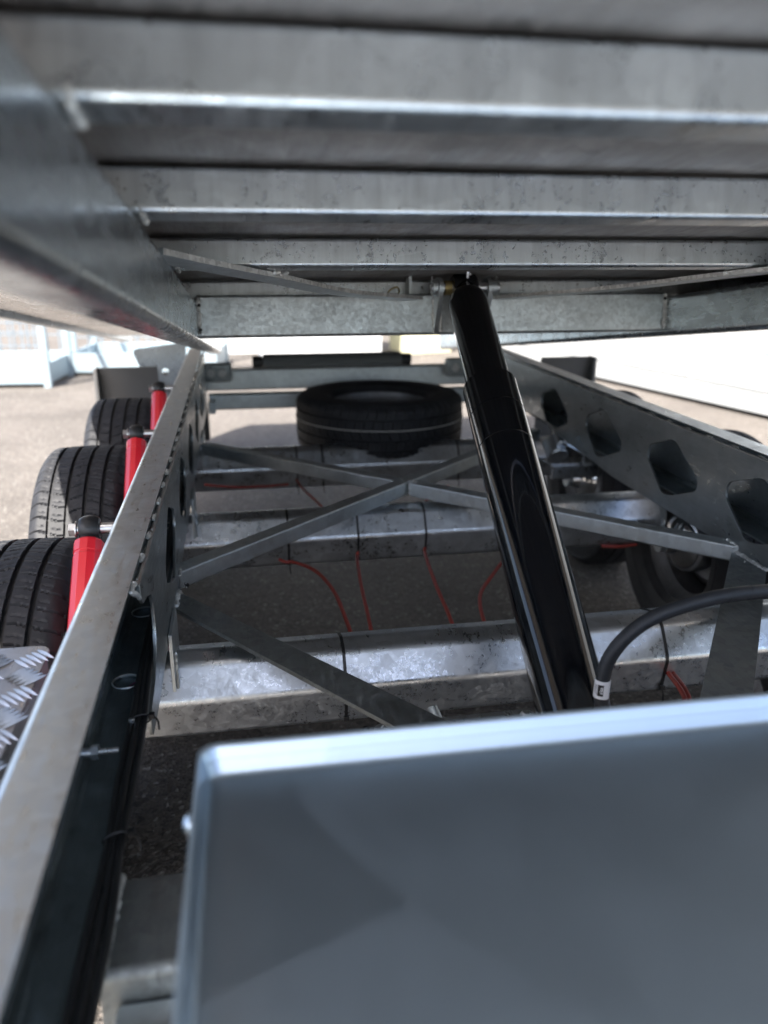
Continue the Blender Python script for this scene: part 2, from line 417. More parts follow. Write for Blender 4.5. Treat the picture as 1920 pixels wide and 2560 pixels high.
# cable ties
def tie(ai, x, head=None):
    y0_ = AXY[ai]; bm = B(); wd = .0026; cyy, czz = .062, -.008
    rings = []
    for a, b in AXP+[AXP[0]]:
        q = V((0, a-cyy, b-czz)).normalized(); p = V((x, y0_+a, AXZ+b))
        rings.append([bm.verts.new(p+V((s_*wd, 0, 0))+q*k) for s_, k in ((-1, .0004), (1, .0004), (1, .0018), (-1, .0018))])
    for i in range(len(rings)-1):
        for k in range(4): bm.faces.new((rings[i][k], rings[i][(k+1) % 4], rings[i+1][(k+1) % 4], rings[i+1][k]))
    hd = V((x, y0_+.006, AXZ-.060))
    box(bm, hd.x-.0045, hd.x+.0045, hd.y-.004, hd.y+.003, hd.z-.004, hd.z+.004, .001)
    tube(bm, [hd, hd+V((.001, -.004, -.012)), hd+V((.003, -.003, -.030))], .0014, 6, 4)
    fin('cable_tie', bm, BLACK, axles[ai])
for ai, xs in ((0, (.715, .145)), (1, (.097, .271, .445)), (2, (.17, .255, .719))):
    for x in xs: tie(ai, x)

# crossed braces (square tube)
def brace(p0, p1, wd, ht, mat=GALV, name='cross_brace', label=None, r=.004):
    bm = B(); prism(bm, rr(wd, ht, r, 3), p0, p1); return fin(name, bm, mat, CH, label, smooth=40)
zb_ = -.576-.018
o_ = .019/math.sqrt(2)
brace((-.131-o_, 1.425+o_, zb_), (.985-o_, 2.49+o_, zb_), .038, .036, label='crossed square tube brace rising to the right')
brace((-.131+o_, 2.464+o_, zb_-.0003), (.405, 1.957+o_, zb_-.0003), .038, .0355, label='crossed square tube brace, far left half')
brace((.432, 1.935+o_, zb_-.0003), (.986+o_, 1.368+o_, zb_-.0003), .038, .0355, label='crossed square tube brace, near right half')
# flat strut bars to the ram mount
def flat(a, b, c, d, z, t, name='flat_strut', label=None):
    bm = B(); plate(bm, [a, b, c, d], [], t, lambda x, y, h: V((x, y, z+h)), .0007); return fin(name, bm, GALV_DARK, CH, label)
flat((-.1315, 1.370), (.335, .765), (.268, .755), (-.1315, 1.298), -.5955, .007, label='flat steel strut from left side plate towards the ram foot')
flat((.985, 1.388), (.985, 1.276), (.590, .745), (.525, .765), -.5955, .007, label='flat steel strut from right side plate towards the ram foot')
# welds at the joints
bm = B()
bead(bm, (-.1300, 1.300, -.5905), (-.1300, 1.372, -.5905), .0042, .003, .0014)
bead(bm, (-.1300, 1.372, -.5905), (-.128, 1.40, -.612), .003, .003, .0012)
bead(bm, (-.1295, 1.405, -.577), (-.1295, 1.44, -.575), .0028, .003, .001)
for k in range(14): blob(bm, (-.127+random.uniform(0, .012), 1.395+random.uniform(-.012, .02), -.588+random.uniform(-.012, .012)), random.uniform(.0008, .0018))
fin('weld_bead', bm, WELD, CH, 'rough welds where braces meet the left side plate')
bm = B()
bead(bm, (.984, 1.27, -.590), (.984, 1.375, -.590), .0036, .003, .0014)
bead(bm, (.984, 1.37, -.578), (.984, 1.41, -.574), .003, .003, .001)
for k in range(40): blob(bm, (.981+random.uniform(-.010, .0), 1.36+random.uniform(-.04, .05), -.585+random.uniform(-.012, .012)), random.uniform(.0008, .0018))
fin('weld_bead', bm, WELD, CH, 'rough welds where braces meet the right side plate')
bm = B()
for (x, y) in ((.419, 1.965), (.405, 1.975), (.432, 1.955)): bead(bm, (x, y, -.576), (x+.004, y-.02, -.578), .003, .004, .001)
bead(bm, (.418, 1.938, -.577), (.420, 1.936, -.61), .003, .004, .001)
fin('weld_bead', bm, WELD, CH)
# drain holes in brace ends (black plugs paint in the shade inside the bores)
for c, d in (((-.1185, 1.4115, -.5985), (.7, -.7, 0)), ((.9735, 1.3585, -.5985), (-.7, -.7, 0))):
    bm = B(); d = V(d).normalized(); cyl(bm, V(c)-d*.004, V(c)+d*.0015, .0048, n=16); fin('drain_hole_shade', bm, INK, CH)

# front cross member, ram foot plate, cable brackets
bm = B(); prism(bm, rr(.108, .060, .010, 4), (-.136, .567, -.577), (.99, .567, -.577)); fin('front_cross_member', bm, GALV_DARK, CH, 'wide front cross tube between the rails', smooth=40)
bm = B(); bead(bm, (-.1335, .516, -.546), (-.1315, .620, -.545), .0048, .003, .0006); fin('weld_bead', bm, WELD, CH)
bm = B(); box(bm, -.12, -.098, .49, .51, -.98, -.60, .004); box(bm, -.125, -.07, .470, .512, -.605, -.575, .006); fin('cross_member_stay', bm, GALV, CH)
bm = B(); plate(bm, rounded([(.165, .90), (.41, .90), (.41, 1.0), (.165, 1.0)], .018, 6), [], .005, lambda x, y, h: V((x, y, -.667+h)))
fp = fin('foot_plate', bm, ZINC, CH, 'pale flat mounting plate below the ram')
for x in (.396, .184):
    bm = B(); lathe(bm, [(0, .007), (.006, .0068), (.009, .004), (.0105, 0)], (x, .982, -.6645), (0, 0, 1), 20); fin('bolt_head', bm, ZINC, fp)
bm = B(); pts = [(.245, 1.005), (.262, .955)]
cyl(bm, (.262, 1.03, -.665), (.276, .985, -.700), .0085, n=18, bev=.001); fin('bracket_rod', bm, GALV, CH)
for x, wd in ((.150, .020), (.238, .016), (.255, .016), (.300, .018), (.322, .020), (.350, .030), (.385, .018), (.105, .014)):
    bm = B(); z = -.706; y = 1.035
    plate(bm, rounded([(-wd/2, 0), (wd/2, 0), (wd*.35, -.020), (-wd*.35, -.020)], .005, 4), [], .003, lambda a, b, h: V((x+a, y+h+b*.35, z+b+.006)))
    fin('cable_bracket', bm, GALV_DARK, CH)
for x in (.331, .375, .163):
    bm = B(); tube(bm, [(x-.002, 1.04, -.695), (x, 1.015, -.712), (x+.006, .995, -.745), (x+.012, .985, -.80)], .0048, 10, 6); lathe(bm, [(.0045, 0), (.0075, .001), (.0075, .006), (.0045, .007)], (x-.001, 1.02, -.709), (.05, -.5, -.8), 14)
    fin('brake_cable_end', bm, BLACK, CH)
# bolt through left web
bm = B(); c = V((-.1915, .782, -.520))
cyl(bm, c, c+V((.040, 0, 0)), .0030, n=14)
for k in range(10): lathe(bm, [(.0029, 0), (.0035, .0007), (.0029, .0014)], c+V((.0205+k*.0019, 0, 0)), (1, 0, 0), 14)
hexnut(bm, c+V((.0120, 0, 0)), (1, 0, 0), .0082, .0075); lathe(bm, [(.003, 0), (.0068, 0), (.0068, .0012), (.003, .0012)], c+V((.0107, 0, 0)), (1, 0, 0), 20); cyl(bm, c, c+V((.0107, 0, 0)), .0055, n=16)
fin('bolt', bm, ZINC, CH, 'threaded zinc bolt with nut poking through the left rail')
bm = B(); c = V((-.147, .852, -.534)); cyl(bm, c-V((0, 0, .01)), c+V((0, 0, .008)), .0035, n=12, bev=.001); hexnut(bm, c-V((0, 0, .009)), (0, 0, 1), .006, .005); fin('bolt', bm, ZINC, CH)
bm = B(); box(bm, -.1915, -.1905, .918, .930, -.533, -.521, .0004); 
fin('web_hole_light', bm, ZINC, CH)  # bright patch standing in for daylight through a hole in the web

# wheels ------------------------------------------------------------
RT = .313
def tyre_mesh():
    bm = B(); NT_ = 720; pitch = 60; hw = .098
    gro = (-.052, -.0175, .0175, .052); xs = []
    xx = -.078
    base = [-.090, -.086, -.082, -.078]
    i = -.078
    while i < .0781:
        base.append(i); i += .0039
    base += [.082, .086, .090]
    for g in gro: base += [g-.0042, g-.0034, g, g+.0034, g+.0042]
    base = sorted(set(round(b, 5) for b in base))
    prof = []
    side = [(.070, .172), (.076, .180), (.088, .190), (.0965, .215), (.0985, .240), (.0975, .262), (.0955, .280), (.0935, .292)]
    for x, r in side: prof.append((-x, r, 0))
    for x in base:
        ax_ = abs(x); r = RT-.0035*(x/.078)**2
        if ax_ > .072: r -= ((ax_-.072)/.018)**2*.013
        prof.append((x, r, 1))
    for x, r in side[::-1]: prof.append((x, r, 0))
    rings = []
    for k in range(NT_):
        th = 2*math.pi*k/NT_; row = []
        for x, r, t in prof:
            if t:
                gd = min(abs(x-g) for g in gro)
                if gd < .0036: r -= .0072
                else:
                    ph = (k/NT_*pitch+.22*math.sin(x*60)+(0.5 if -.0175 < x < .0175 else 0)) % 1.0
                    full = abs(x) > .056 or abs(x) < .0150 or True
                    if ph < .09: r -= .0042
                    elif .42 < ph < .50 and (.026 < abs(x) < .046 or .060 < abs(x) < .074 or abs(x) < .010): r -= .0022
            elif .0930 < abs(x) < .097 and r > .27 and (k % 12) in (0,): r -= .0012
            row.append(bm.verts.new((x, math.cos(th)*r, math.sin(th)*r)))
        rings.append(row)
    n = len(prof)
    for k in range(NT_):
        A, Bb = rings[k], rings[(k+1) % NT_]
        for i in range(n-1): bm.faces.new((A[i], A[i+1], Bb[i+1], Bb[i]))
    # lettering-free raised rings on the side walls
    for s in (-1, 1):
        for r_, x_ in ((.226, .0983), (.284, .0950)):
            lathe(bm, [(r_-.002, 0), (r_, .0016*s), (r_+.002, 0)], (s*x_, 0, 0), (1, 0, 0), 96)
    for v in bm.verts: v.co = V((v.co.x, v.co.y*.968, v.co.z*.968))
    me = bpy.data.meshes.new('tyre'); bmesh.ops.recalc_face_normals(bm, faces=bm.faces); bm.to_mesh(me); bm.free()
    for p in me.polygons: p.use_smooth = True
    me.set_sharp_from_angle(angle=R(28)); me.materials.append(RUBBER); return me
def lathe_mesh(name, prof, mat, n=64, extra=None):
    bm = B(); lathe(bm, prof, (0, 0, 0), (1, 0, 0), n)
    if extra: extra(bm)
    bmesh.ops.recalc_face_normals(bm, faces=bm.faces)
    me = bpy.data.meshes.new(name)
    for v in bm.verts: v.co = V((v.co.x, v.co.y*.968, v.co.z*.968))
    bm.to_mesh(me); bm.free()
    for p in me.polygons: p.use_smooth = True
    me.set_sharp_from_angle(angle=R(35)); me.materials.append(mat); return me
TYRE = tyre_mesh()
RIMM = metal('dull dark rim paint', (.24, .24, .25), (.35, .5), 30, .05)
# outboard side is +x for the mesh
def studs(bm):
    for k in range(5):
        a = 2*math.pi*k/5; cyl(bm, (.018, .05*math.cos(a), .05*math.sin(a)), (.034, .05*math.cos(a), .05*math.sin(a)), .009, n=6)
RIM = lathe_mesh('rim', [(.178, -.074), (.183, -.078), (.186, -.074), (.175, -.066), (.170, -.045), (.155, -.03), (.152, .03), (.170, .05), (.175, .066), (.186, .074), (.182, .078), (.174, .070), (.150, .045), (.135, .020), (.115, .012), (.09, .024), (.06, .018), (.035, .018), (.035, .05), (.0, .055)], RIMM, 64, studs)
HUBZ = metal('polished hub zinc', (.86, .88, .90), (.05, .12), 60, .04, (1, 1, 1), .02, scratch=.06, mott=.1)
DRUM = lathe_mesh('brake_drum', [(0, -.120), (.026, -.118), (.032, -.108), (.036, -.094), (.060, -.086), (.074, -.076), (.084, -.066), (.088, -.050), (.090, -.030), (.090, .005), (.085, .010), (.0, .012)], HUBZ, 48)
WY = (1.215, 1.870, 2.510); WZ = -.760
def sub(name, me, parent, rot=(0, 0, 0)):
    o = bpy.data.objects.new(name, me); COL.objects.link(o); o.parent = parent; o.rotation_euler = rot; WM[o.name] = WM[parent.name]; return o
for sx, x in ((-1, -.352), (1, 1.232)):
    for i, y in enumerate(WY):
        wn = node('wheel', CH, (x, y, WZ))
        rot = (R(random.uniform(0, 360)), 0, 0) if sx > 0 else (R(random.uniform(0, 360)), 0, math.pi)
        sub('tyre', TYRE, wn, rot); sub('rim', RIM, wn, rot); sub('brake_drum', DRUM, wn, rot)
        if sx < 0: wn.scale = (1, 1.03, 1.03); wn.location.z += .009
        # swing arm from axle tube to hub
        c = AXC[i]; bm = B(); xi = x-sx*.135
        prism(bm, rr(.030, .055, .008, 3), (xi, c.y-.01, c.z), (xi, y+.02, WZ), (1, 0, 0)); cyl(bm, (xi, y, WZ), (x-sx*.03, y, WZ), .026, n=20)
        cyl(bm, (xi-.02*1, c.y, c.z), (xi+.02, c.y, c.z), .042, n=24)
        fin('swing_arm', bm, GALV, CH)
# shock absorbers on the left
for i, (y, z) in enumerate(((1.165, -.394), (1.785, -.389), (2.365, -.385))):
    T = V((-.229, y, z)); D = V((-.004, -.152, -.148)).normalized()
    bm = B(); P0 = T+D*.020; prof = [(.012, 0), (.019, .001), (.0215, .004), (.0215, .020), (.0205, .021), (.0205, .024), (.0215, .026), (.0215, .17), (.02, .175), (.012, .178), (.009, .18), (.009, .27), (0, .27)]
    lathe(bm, prof, P0, D, 12)
    sh = fin('shock_absorber', bm, REDP, CH, 'red shock absorber beside the nearest left wheel' if i == 0 else None, smooth=12)
    bm = B(); lathe(bm, [(.010, -.015), (.016, -.014), (.0195, -.008), (.0205, 0), (.0195, .008), (.016, .014), (.010, .015)], T, (1, 0, 0), 28)
    cyl(bm, T+D*.010, T+D*.024, .012, .0165, n=20); fin('shock_eye', bm, BLACK, sh)
    bm = B(); cyl(bm, T-V((.018, 0, 0)), T+V((.042, 0, 0)), .0085, n=20, bev=.001); hexnut(bm, T-V((.029, 0, 0)), (1, 0, 0), .0105, .009); lathe(bm, [(0, 0), (.013, 0), (.013, .002), (0, .002)], T-V((.020, 0, 0)), (1, 0, 0), 20)
    fin('shock_bolt', bm, ZINC, sh)
# mudguard rear flaps
def flap(x0_, x1_, yb, zt, label):
    bm = B(); n = 14; prof = []
    for k in range(n+1):
        a = R(8+50*k/n); prof.append((yb-.34+.34*math.cos(R(52)-a*.9), zt-.31+.31*math.sin(R(88)-a*.8)))
    prof = [(yb, zt), (yb+.006, zt-.02), (yb+.022, zt-.10), (yb+.03, zt-.20), (yb+.03, zt-.34)]
    t = .006
    A = [bm.verts.new((x0_, p, q)) for p, q in prof]+[bm.verts.new((x0_, p+t, q)) for p, q in prof[::-1]]
    Z = [bm.verts.new((x1_, p, q)) for p, q in prof]+[bm.verts.new((x1_, p+t, q)) for p, q in prof[::-1]]
    m_ = len(A)
    for i in range(m_): bm.faces.new((A[i], A[(i+1) % m_], Z[(i+1) % m_], Z[i]))
    bm.faces.new(A); bm.faces.new(Z[::-1])
    xo = x0_ if x0_ < .4 else x1_; s_ = -1 if x0_ < .4 else 1
    box(bm, min(xo, xo+.014*s_), max(xo, xo+.014*s_), yb-.03, yb+.03, zt-.34, zt, .004)
    fin('mudguard_flap', bm, BLACKP2, CH, label, smooth=30)
BLACKP2 = plain('satin black mudguard', (.11, .11, .11), .34, 0, .0, .03, .1, 6)
flap(-.486, -.285, 2.93, -.400, 'black mudguard flap behind the rear left wheel')
flap(1.145, 1.345, 2.93, -.396, 'black mudguard flap behind the rear right wheel')
# tread plate guard over the front left
bm = B(); plate(bm, rounded([(-.462, .20), (-.243, .20), (-.243, .928), (-.462, .928)], .020, 5), [], .004, lambda x, y, h: V((x, y, -.462+h)))
box(bm, -.2465, -.243, .21, .90, -.50, -.4645, .001)
tp = fin('tread_plate', bm, TREADP, CH, 'shiny aluminium tread plate left of the rail')
bm = B()
def lens(bm, x, y, a, L=.020, wd=.0048, h=.0034):
    ca, sa = math.cos(a), math.sin(a); n = 6; top = []
    pts = []
    for k in range(n+1):
        t = -1+2*k/n; hw_ = wd/2*(1-t*t)**.7; pts.append((t*L/2, hw_))
    up = [bm.verts.new((x+ca*p-sa*q, y+sa*p+ca*q, -.4598)) for p, q in pts]
    dn = [bm.verts.new((x+ca*p+sa*q, y+sa*p-ca*q, -.4598)) for p, q in pts[1:-1]]
    md = [bm.verts.new((x+ca*p, y+sa*p, -.4598+h*(1-(2*p/L)**2))) for p, q in pts[1:-1]]
    ridge = [up[0]]+md+[up[-1]]; low = [up[0]]+dn+[up[-1]]
    for s in (up, low):
        for i in range(n):
            f = [ridge[i], ridge[i+1], s[i+1], s[i]]; f2 = []
            for v in f:
                if v not in f2: f2.append(v)
            if len(f2) > 2: bm.faces.new(f2)
c_ = 0
yy = .222
while yy < .91:
    xx = -.436
    while xx < -.252:
        k_ = int(round((xx+.435)/.045))+int(round((yy-.222)/.042))
        for q in range(-2, 3):
            a = R(45) if k_ % 2 else R(-45)
            lens(bm, xx-math.sin(a)*q*.0075, yy+math.cos(a)*q*.0075, a, .036, .0050)
        xx += .045
    yy += .042
fin('tread_bars', bm, TREADP, tp, kind='stuff')
# rear cross member, lamps, bracket
bm = B(); prism(bm, rr(.06, .085, .008, 3), (-.16, 3.34, -.513), (1.03, 3.34, -.513)); fin('rear_cross_member', bm, GALV, CH, smooth=40)
bm = B(); prism(bm, rr(.05, .06, .008, 3), (-.12, 3.10, -.56), (1.0, 3.10, -.56)); fin('spare_wheel_carrier', bm, GALV, CH)
for s, x in ((1, -.10), (-1, .90)):
    bm = B(); box(bm, x-.05, x+.07, 3.235, 3.285, -.510, -.435, .012); hb = fin('hinge_block', bm, GALV_DARK, CH)
    bm = B()
    for q in (-.022, .022): lathe(bm, [(0, .004), (.014, .003), (.017, 0)], (x+.01+q, 3.234, -.472), (0, -1, 0), 20)
    fin('hinge_pin', bm, LAMPW, hb)
bm = B(); box(bm, -.175, -.135, 3.30, 3.36, -.76, -.55, .006); fin('rear_leg', bm, BLACK, CH)
bm = B(); plate(bm, rounded([(-.40, -.37), (-.20, -.35), (-.215, -.56), (-.33, -.56)], .02, 4), [circ(-.285, -.46, .014, 16)], .006, lambda a, b, h: V((a, 3.22+h+(a+.3)*.25, b))); fin('rear_gusset', bm, ZINC, CH, 'bright bracket plate at the rear left corner')
# park brake bracket at axle three
bm = B(); box(bm, .99, 1.15, 2.375, 2.40, -.72, -.672, .004); box(bm, .985, 1.15, 2.38, 2.46, -.676, -.668, .002)
cyl(bm, (1.0, 2.36, -.64), (1.0, 2.42, -.60), .035, n=24, bev=.004); cyl(bm, (1.005, 2.35, -.60), (1.015, 2.41, -.56), .018, n=16, bev=.003)
tube(bm, [(1.0, 2.36, -.585), (1.05, 2.36, -.612), (1.085, 2.36, -.635), (1.088, 2.36, -.665)], .005, 8, 5)
fin('brake_lever_bracket', bm, GALV_AXLE, CH)
bm = B(); box(bm, -.12, -.095, 3.0, 3.08, -.59, -.545, .004); fin('carrier_lug', bm, GALV, CH)
# small bracket inside the right rail
bm = B(); box(bm, 1.005, 1.040, 1.12, 1.135, -.60, -.56, .003); hexnut(bm, (1.0, 1.145, -.585), (-1, 0, 0), .012, .012); fin('rail_clip', bm, GALV, CH)

# ------------------------------------------------------------------ tipping bed
BT = R(7.59)
Ub = V((0, math.cos(BT), -math.sin(BT))); Nb = V((0, math.sin(BT), math.cos(BT)))
hinge = Ub*3.35+Nb*.05; BED = root('tipping_bed', 'raised galvanised tipper bed seen from below with cross beams and floor', 'trailer bed', (.45, hinge.y, hinge.z), -BT)
def bfin(name, bm, mat, label=None, parent=None, smooth=32, kind=None):
    """bed meshes are given in (x, s, n): across, along, normal to the floor"""
    for v in bm.verts: v.co = V((v.co.x, 0, 0))+Ub*v.co.y+Nb*v.co.z
    return fin(name, bm, mat, parent or BED, label, smooth, kind=kind)
S0, S1 = -.06, 4.20  # unseen bed ends, set by where their shadow falls
BROWN = metal('bed floor sheet', (.36, .345, .34), (.42, .55), 30, .1, (6, .8, 1), .05)
for xa in (-.135, .977):
    bm = B(); prism(bm, rr(.055, .090, .012, 6), (xa+.0275, S0, .0855), (xa+.0275, S1-.3, .0855)); bfin('side_beam', bm, GALV_BEAM, 'left bed beam with rounded lower edge' if xa < 0 else None, smooth=50)
CB = [.13, .452, .767, 1.183, 1.790, 2.24, 2.76, 3.25, 3.75]
for k, s in enumerate(CB):
    bm = B(); prism(bm, rr(.046, .0405, .006, 4), (-.518, s+.023, .1515), (1.41, s+.023, .1515)); bfin('cross_beam', bm, GALV_BED, smooth=50)
fs = [S0]+[1.25, 2.7]+[S1]
for a, b in zip(fs[:-1], fs[1:]):
    bm = B(); box(bm, -.518, 1.41, a+.0015, b-.0015, .1765, .186, .0005); bfin('floor_sheet', bm, BROWN)
for x in (-.545, 1.412):
    bm = B(); prism(bm, rr(.026, .090, .005, 3), (x+.013, S0, .1560), (x+.013, S1, .1560)); bfin('edge_rail', bm, GALV_BED)
    bm = B(); box(bm, x+.002, x+.024, S0, S1, .203, .80, .003); bfin('shadow_side_board', bm, GALV)  # unseen side boards, added for the shadow they cast
for xa, xb in ((-.5175, -.137), (1.034, 1.4105)):
    for a, b in ((.6, 2.735), (2.79, 3.8)):
        bm = B(); box(bm, xa, xb, a, b, .1265, .1295, .0008); bfin('side_pan', bm, PAN)
for s in (S0, S1):
    bm = B(); box(bm, -.518, 1.41, s-.012, s+.012, .188, .90 if s > 1 else .5, .003); bfin('shadow_end_board', bm, GALV)  # unseen end boards, the rear one made tall to lengthen the bed's shadow
# ram cross tube
bm = B(); prism(bm, rr(.070, .086, .006, 3), (-.0795, 1.785, .0955), (.9765, 1.785, .0955)); CT = bfin('ram_cross_tube', bm, metal('spangled zinc tube', (.58, .63, .65), (.28, .38), 140, .12, (1, 1, 1), .15), smooth=40)
# vertical welds at its ends
bm = B()
bead(bm, (-.077, 1.748, .058), (-.077, 1.748, .136), .0042, .0035, .0010); 
for n_ in (.075, .118): blob(bm, (-.076, 1.746, n_), .0045, 1, .4, 1.1)
bead(bm, (.974, 1.748, .058), (.974, 1.748, .136), .0045, .0035, .0012)
for k in range(24): blob(bm, (.971+random.uniform(-.004, .004), 1.745, .058+k*.0033), random.uniform(.002, .004))
bfin('weld_bead', bm, WELD)
bm = B()
for x, n_ in ((-.0755, .068), (-.0755, .118), (.9705, .124)): cyl(bm, (x, 1.744, n_), (x, 1.7425, n_), .0034, n=12)  # flat black discs paint in the dark inside of the pores
bfin('weld_pore', bm, INK)
bm = B()
for s in CB[1:4]:
    for k in range(9): blob(bm, (-.0785+random.uniform(0, .004), s+random.uniform(0, .008), .132+random.uniform(-.001, .006)), random.uniform(.0015, .0034))
    bead(bm, (-.078, s, .1305), (-.078, s+.045, .1305), .003, .004, .0008)
bfin('weld_bead', bm, WELD)
# diagonal flat bars under the cross beams
def dbar(pts, sgn, label):
    bm = B(); Wd = .050; t = .0070; n0 = .1225; rings = []
    P = catmull([(a, b, 0) for a, b in pts], 6)
    for i, p in enumerate(P):
        d = (P[min(i+1, len(P)-1)]-P[max(i-1, 0)]).normalized(); nn = V((-d.y, d.x, 0))*sgn
        if nn.y < 0: nn = -nn
        q = p+nn*Wd
        rings.append([bm.verts.new((p.x, p.y, n0)), bm.verts.new((p.x, p.y, n0+t)), bm.verts.new((q.x, q.y, n0+t)), bm.verts.new((q.x, q.y, n0))])
    for i in range(len(rings)-1):
        for k in range(4): bm.faces.new((rings[i][k], rings[i][(k+1) % 4], rings[i+1][(k+1) % 4], rings[i+1][k]))
    bm.faces.ensure_lookup_table()
    for i in range(0, len(bm.faces), 4): bm.faces[i].material_index = 1  # near edge faces take the paler weld material, painting in a bright edge
    bm.faces.new(rings[0]); bm.faces.new(rings[-1][::-1]); o = bfin('diagonal_bar', bm, GALV, label); o.data.materials.append(WELD)
LP_ = [(-.078, .975), (-.02, 1.090), (.089, 1.285), (.216, 1.525), (.391, 1.700)]
dbar(LP_, 1, 'curved flat bar from left beam to the ram cross tube')
dbar([(.9755, .930), (.90, 1.05), (.80, 1.20), (.70, 1.48), (.545, 1.700)], -1, 'flat bar from right beam to the ram cross tube')
bm = B()
for c in ((.055, 1.225), (.068, 1.238), (.800, 1.215), (.786, 1.228)):
    bead(bm, (c[0], c[1], .127), (c[0]+.012, c[1]+.012, .131), .0035, .003, .001)
for x in (.29, .33, .355, .60, .63, .655): blob(bm, (x, 1.742, .134), .006, 1.6, .5, .8)
bead(bm, (.31, 1.744, .137), (.345, 1.744, .137), .003, .004, .0005)
bfin('weld_bead', bm, WELD)
bm = B(); tube(bm, [(.325, 1.765, .1385), (.33, 1.75, .147), (.345, 1.752, .153), (.352, 1.76, .145), (.348, 1.765, .138)], .0018, 8, 5); bfin('wire_loop', bm, BRASS)
bm = B(); box(bm, .372, .379, 1.752, 1.7885, .1386, .1755, .001); bfin('stiffener', bm, GALV)
# lugs and pin for the ram
for x in (.428, .536):
    bm = B(); plate(bm, rounded([(1.751, .054), (1.742, .054), (1.690, .128), (1.680, .150), (1.700, .168), (1.730, .168), (1.7480, .150)], .012, 4), [], .010, lambda a, b, h: V((x+h, a, b))); lg = bfin('pin_lug', bm, GALV)
    bm = B(); lathe(bm, [(.008, 0), (.0165, .001), (.0165, .0115), (.008, .013)], (x-.018 if x < .5 else x+.005, 1.703, .147), (1, 0, 0), 24); bfin('lug_boss', bm, GALV, parent=lg)
    bm = B(); bead(bm, (x-.002, 1.744, .054), (x-.002, 1.7415, .128), .0052, .0035, .0008); bead(bm, (x+.012, 1.746, .056), (x+.010, 1.746, .10), .0042, .0035, .0008); bfin('weld_bead', bm, WELD, parent=lg)
bm = B(); cyl(bm, (.408, 1.703, .147), (.560, 1.703, .147), .0105, n=24, bev=.0015)
for x in (.4125, .5555): cyl(bm, (x, 1.700, .125), (x, 1.706, .171), .0020, n=10)
bfin('ram_pin', bm, ZINC)

# ------------------------------------------------------------------ hydraulic ram
A0 = V((.424, .883, -.600)); PN = V((.481, 0, 0))+Ub*1.703+Nb*.147; DR = (PN-A0).normalized(); BASE = A0-DR*.13
RAM = root('hydraulic_ram', 'black telescopic hydraulic ram leaning from the chassis up to the bed', 'hydraulic ram', BASE)
L0 = (PN-BASE).length
def at(t): return BASE+DR*t
tS = None
LS = L0*.712
bm = B(); lathe(bm, [(0, 0), (.050, 0), (.0508, .003), (.0508, LS-.165), (.0498, LS-.1645), (.0498, LS-.1625), (.0508, LS-.162), (.0508, LS-.082), (.0496, LS-.0815), (.0496, LS-.0795), (.0508, LS-.079), (.0508, LS-.002), (.0490, LS), (.0430, LS+.0005), (.0430, LS-.02), (0, LS-.02)], BASE, DR, 96)
fin('outer_barrel', bm, BLACKP, RAM, smooth=30)
bm = B(); lathe(bm, [(0, LS-.03), (.0420, LS-.03), (.0420, L0-.064), (.0400, L0-.048), (.035, L0-.036), (.026, L0-.028), (0, L0-.026)], BASE, DR, 96)
fin('inner_stage', bm, BLACKP, RAM, smooth=30)
bm = B(); lathe(bm, [(.012, -.026), (.024, -.026), (.0275, -.022), (.0275, .022), (.024, .026), (.012, .026)], PN, (1, 0, 0), 40); cyl(bm, PN-DR*.045, PN-DR*.008, .032, .024, n=32)
fin('ram_eye', bm, BLACKP, RAM)
bm = B(); q = PN+V((.003, -.016, .024)); cyl(bm, q-V((0, 0, .006)), q+V((0, -.002, .006)), .0028, n=10); blob(bm, q+V((0, -.002, .007)), .0032); blob(bm, q+V((.005, -.002, .004)), .0026); fin('grease_nipple', bm, ZINC, RAM)
bm = B(); cyl(bm, PN+V((-.043, 0, 0)), PN+V((-.028, 0, 0)), .015, n=20); fin('spacer_washer', bm, BRASS, RAM)
# steel feed pipe along the barrel
side = DR.cross(V((0, 0, 1))).normalized()
bm = B(); o1 = side*.050+V((0, .012, -.002)); tube(bm, [at(.0)+o1, at(.10)+o1, at(.22)+o1, at(.30)+side*.046+V((0, .010, -.003))], .0065, 12, 6); fin('feed_pipe', bm, BLACKP, RAM)
bm = B(); box(bm, -.02, .02, -.02, .02, -.022, .022, .003, M=Matrix.Translation(at(.02)+side*.040+V((0, .01, .0)))); fin('port_block', bm, BLACKP, RAM)

# ------------------------------------------------------------------ hydraulic hose with printed sleeve
HK = .80
hp = [(.525, .990, -.800), (.523, .990, -.735), (.521, .992, -.683), (.520, .995, -.640), (.527, 1.0, -.598), (.552, 1.0, -.558), (.598, 1.0, -.526), (.676, 1.0, -.505), (.745, 1.005, -.501), (.83, 1.02, -.508), (.93, 1.06, -.520), (1.02, 1.12, -.528)]
hp = [tuple(c*HK for c in p) for p in hp]
bm = B(); tube(bm, hp, .0088, 24, 10)
HOSE = fin('hydraulic_hose', bm, BLACKH, None, 'thick black hydraulic hose arching right from the ram foot', at=hp[0], cat='hose', smooth=60)
